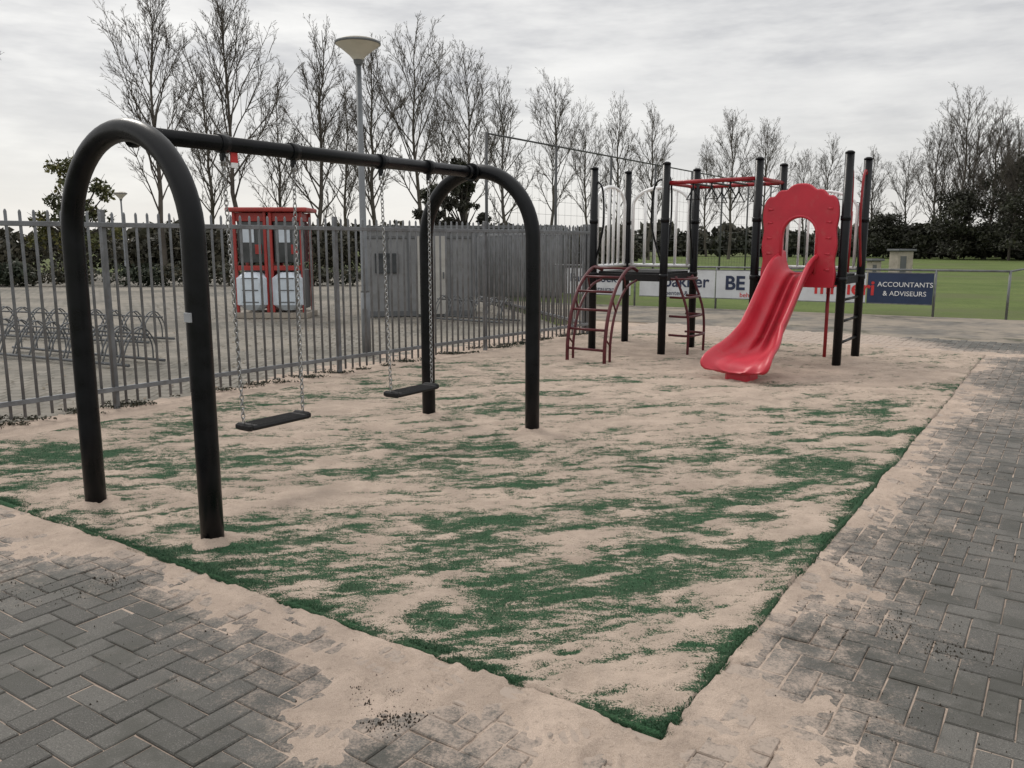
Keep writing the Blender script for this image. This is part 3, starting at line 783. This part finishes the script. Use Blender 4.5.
# ------------------------------------------------------------------ ball-stop net
nt_=empty('ball_stop_fence',(5,35,0)); mb=MB(); mw=MB()
p=Vector((-.75,25,0)); d=Vector((.55,.83,0)).normalized(); LN=52
for i in range(0,14):
    c=p+d*i*4; mb.tube([Z(c,-.05),Z(c,4.75)],.045,8)
mb.tube([Z(p,4.72),Z(p+d*LN,4.72)],.028,6); mb.obj('posts',[M_net],nt_)
for z in np.arange(.4,4.6,.42): mw.tube([Z(p,z),Z(p+d*LN,z)],.004,4)
for i in range(int(LN/.42)): mw.tube([Z(p+d*i*.42,.3),Z(p+d*i*.42,4.7)],.0032,4)
mw.obj('netting',[M_net],nt_)
def shelter(x,y,w,h):
    e=empty('concrete_shelter',(x,y,0)); mb=MB(); mb.box((x,y,h/2),(w,w*.9,h),.2,0,.02); mb.box((x,y,h+.04),(w+.15,w+.1,.08),.2,1,.01); mb.box((x-.05,y-w*.46,h*.45),(w*.4,.04,h*.8),.2,1); mb.obj('body',[M_conc,M_shedd],e)
shelter(15.3,33,.65,1.25); shelter(13.6,31.5,.4,.9)
# ------------------------------------------------------------------ trees
def bare_tree(seed,H=14.,np_=30,first=.14,wide=1.,tw=1.):
    R=random.Random(seed); mb=MB()
    def rot(d,a,az):
        o=d.orthogonal().normalized(); b=d.cross(o); k=o*math.cos(az)+b*math.sin(az)
        return (d*math.cos(a)+k*math.sin(a)).normalized()
    def grow(p,d,L_,r_,lev):
        seg=5 if lev==0 else (3 if lev==1 else 2); pts=[p]; q=p; dd=d
        for i in range(seg):
            dd=(dd+Vector((R.gauss(0,.09),R.gauss(0,.09),.11 if lev<2 else .07))).normalized(); q=q+dd*(L_/seg); pts.append(q)
        mb.tube(pts,[max(.006,r_*(1-.8*i/seg)) for i in range(seg+1)],4 if lev==0 else 3,cap=False)
        if lev>=3: return
        nch={0:11,1:6,2:3}[lev]*tw
        nch=max(2,int(nch*min(1,L_/(2.5,.9,.3)[lev])))
        for k in range(nch):
            t=R.uniform(.18,.98)**.85; t=min(t,.98); i=min(seg-1,int(t*seg)); c=pts[i].lerp(pts[i+1],t*seg-i)
            dl=(pts[i+1]-pts[i]).normalized()
            grow(c,rot(dl,R.uniform(.35,.80),R.uniform(0,6.28)),L_*R.uniform(.26,.46)*(1.15-.5*t),max(.0075,r_*(.45 if lev<1 else .5)),lev+1)
    tp=[Vector((0,0,-.1))]; x=y=0
    for i in range(1,11):
        x+=R.gauss(0,.10); y+=R.gauss(0,.10); tp.append(Vector((x,y,H*.93*i/10)))
    rr=[.16*(1-.95*(i/10)**.8)*H/14+.008 for i in range(11)]; mb.tube(tp,rr,8,cap=False)
    for k in range(np_):
        t=first+(.95-first)*((k+R.random())/np_)**.9; i=min(9,int(t*10)); c=tp[i].lerp(tp[i+1],t*10-i)
        s=(t-first)/(1-first)
        L_=H*(.36*(1-s)**.65+.05)*R.uniform(.65,1.15)*wide
        if s<.15: L_*=.75
        az=k*2.4+R.gauss(0,.4); a=lerp(.80,.40,s)*R.uniform(.75,1.2)
        dirn=Vector((math.sin(a)*math.cos(az),math.sin(a)*math.sin(az),math.cos(a)))
        grow(c,dirn,L_,max(.012,.060*(1-s*.7)*H/14),0)
    return mb
tm=[bare_tree(s,14,n_,f_,w_).mesh('bare_tree_mesh',[M_bark]) for s,n_,f_,w_ in((1,30,.22,1.0),(2,32,.16,.9),(5,27,.24,1.1),(9,33,.18,.85))]
# bearing, apparent height and distance of each tree, converted once to metres
TT=[(-30,20,41,0),(165,-4,43,0),(212,60,60,3),(248,0,47,2),(318,28,50,1),(285,85,68,3),(378,38,53,3),(424,32,56,2),(350,92,72,1),(468,56,59,0),(508,74,63,1),(548,84,67,2),(445,100,80,0),(612,98,73,1),(648,104,77,3),(590,120,90,2),(728,114,81,0),(765,124,85,2),(706,138,95,1),(820,136,91,1),(866,146,96,3),(800,152,110,0),
    (905,152,98,2),(930,124,88,0),(952,94,84,2),(982,104,80,1),(1008,118,76,3),(1035,100,74,0),(1060,96,78,2),(940,132,92,1),(968,116,95,3),(995,124,90,0),(1022,122,84,2),(960,134,86,3),(1005,138,92,1)]
for i,(u,tv,d,k) in enumerate(TT):
    o=bpy.data.objects.new('bare_poplar_tree',tm[k]); COL.objects.link(o)
    o.location=((u-512)/830*d*.99,d,0); h=1.6+(242-tv)/830*d; s=h/14
    o.scale=(s*random.uniform(.92,1.1),s*random.uniform(.92,1.1),s); o.rotation_euler=(0,0,random.uniform(0,6.28))

def leafy_tree(name,x,y,h,rx,mat,n,size=.13,bark=M_bark2,seed=0,nc=46,low=.28):
    R=random.Random(seed+int(x*10)); e=empty(name,(x,y,0)); mb=MB()
    mb.tube([(x,y,-.1),(x+.05,y,h*.45),(x,y,h*.9)],[h*.022,h*.016,.02],8)
    cl=[]
    for k in range(nc):
        az=R.uniform(0,6.28); t=R.uniform(low,1); rr=rx*math.sin(math.pi*min(1,.25+.70*t))**.7*R.uniform(.2,1.0)
        c=Vector((x+rr*math.cos(az),y+rr*math.sin(az),h*t*.95)); s_=rx*R.uniform(.12,.30)
        cl.append((tuple(c),(s_,s_,s_*.8)))
        st=Vector((x,y,h*t*.6)); mb.tube([st,st.lerp(c,.6)+Vector((0,0,-.05*h*.2)),c,c+(c-st).normalized()*s_*1.3],[.05,.03,.015,.006],5,cap=False)
    mb.obj('trunk_and_limbs',[bark],e)
    leaves('crown',cl,n,size,mat,e)
leafy_tree('autumn_tree',-18.0,35,5.2,1.7,M_ylw,5500,.075)
leafy_tree('evergreen_tree',-2.1,36,5.2,1.1,M_dark,5000,.08)
leafy_tree('evergreen_tree',-3.4,37,4.2,1.0,M_dark,3500,.08)
for x,y,h,rx in((46,74,9.5,3.8),(51,76,11.5,4.2),(42,80,6.5,3.4),(56,78,12.8,4.2),(38,86,4.5,3),(53,86,11,4.5),(48,82,9.5,4)):
    leafy_tree('woodland_tree',x,y,h,rx,M_dark,7000,.12,nc=90,low=.10)
def hedge(name,p,q,h,dep,n,size,mat,step=1.2):
    d=(q-p); L_=d.length; k=int(L_/step); cl=[]
    for i in range(k*2):
        c=p.lerp(q,random.random()); hh=h*random.uniform(.55,1.05)
        cl.append(((c.x+random.uniform(-dep,dep)*.4,c.y+random.uniform(-dep,dep)*.5,hh*.5),(step*random.uniform(.6,1.2),dep*.6,hh*.5)))
    leaves(name,cl,n,size,mat)
hedge('shrub_hedge',Vector((-46,44,0)),Vector((2,46,0)),2.8,2.0,40000,.13,M_hedge,1.5)
hedge('shrub_hedge',Vector((2,50,0)),Vector((9,66,0)),2.6,2.0,11000,.16,M_hedge,1.5)
hedge('low_hedge',Vector((-30,30.5,0)),Vector((-2,31.5,0)),.95,.8,18000,.07,M_weed,.8)
hedge('distant_hedge',Vector((6,98,0)),Vector((70,92,0)),3.0,3,26000,.28,M_dark,2.4)
hedge('woodland_undergrowth',Vector((38,86,0)),Vector((62,68,0)),3.6,4,24000,.24,M_dark,2.0)
hedge('distant_hedge',Vector((-140,150,0)),Vector((160,170,0)),5,5,26000,.8,M_hedge,4)

# ------------------------------------------------------------------ world & sun
sdir=Vector((-.55,.80,0)).normalized(); el=math.radians(42)
S=Vector((sdir.x*math.cos(el),sdir.y*math.cos(el),math.sin(el)))
w=bpy.data.worlds.new('World'); scene.world=w; w.use_nodes=True; nt=w.node_tree
bg=nt.nodes['Background']
sky=N(nt,'ShaderNodeTexSky',sky_type='NISHITA'); sky.sun_disc=False; sky.sun_elevation=el; sky.sun_rotation=math.atan2(sdir.x,sdir.y)
tc=N(nt,'ShaderNodeTexCoord').outputs['Generated']
mp=N(nt,'ShaderNodeMapping'); mp.inputs['Scale'].default_value=(1,1,4.6); mp.inputs['Rotation'].default_value=(.05,.10,.3); nt.links.new(tc,mp.inputs[0])
n1=noise(nt,mp.outputs[0],2.3,6,.6); n1=sstep(nt,n1,.38,.62)
n2=noise(nt,mp.outputs[0],8,5,.6)
sx=N(nt,'ShaderNodeSeparateXYZ'); nt.links.new(tc,sx.inputs[0])
lr=sstep(nt,sx.outputs[0],.45,-.45)
f=math_(nt,'ADD',math_(nt,'MULTIPLY',n1,.62),math_(nt,'MULTIPLY',math_(nt,'SUBTRACT',n2,.5),.8))
f=math_(nt,'ADD',f,math_(nt,'MULTIPLY',lr,.35),True)
cloud=mix(nt,f,(5.3,5.32,5.5),(9.9,9.75,9.45))
hz=sstep(nt,sx.outputs[2],.20,.0)
cloud=mix(nt,math_(nt,'MULTIPLY',hz,.75),cloud,(9.0,8.8,8.4))
zn=sstep(nt,sx.outputs[2],.38,.9)
cloud=mix(nt,zn,cloud,(13.2,13.1,12.9))
out=mix(nt,.93,sky.outputs[0],cloud)
nt.links.new(out,bg.inputs['Color']); bg.inputs['Strength'].default_value=.1
ld=bpy.data.lights.new('sun','SUN'); ld.energy=1.3; ld.angle=math.radians(14); ld.color=(1,.95,.88)
lo=bpy.data.objects.new('sun',ld); COL.objects.link(lo); lo.rotation_euler=S.to_track_quat('Z','Y').to_euler()
# camera
cd_=bpy.data.cameras.new('camera'); cd_.sensor_width=36; cd_.lens=830/1024*36; cd_.clip_end=2000; cd_.clip_start=.05
co=bpy.data.objects.new('camera',cd_); COL.objects.link(co); co.location=(0,0,1.6); co.rotation_euler=(math.radians(90-9.7),0,0)
scene.camera=co
scene.view_settings.view_transform='Standard'; scene.view_settings.look='None'; scene.view_settings.exposure=0
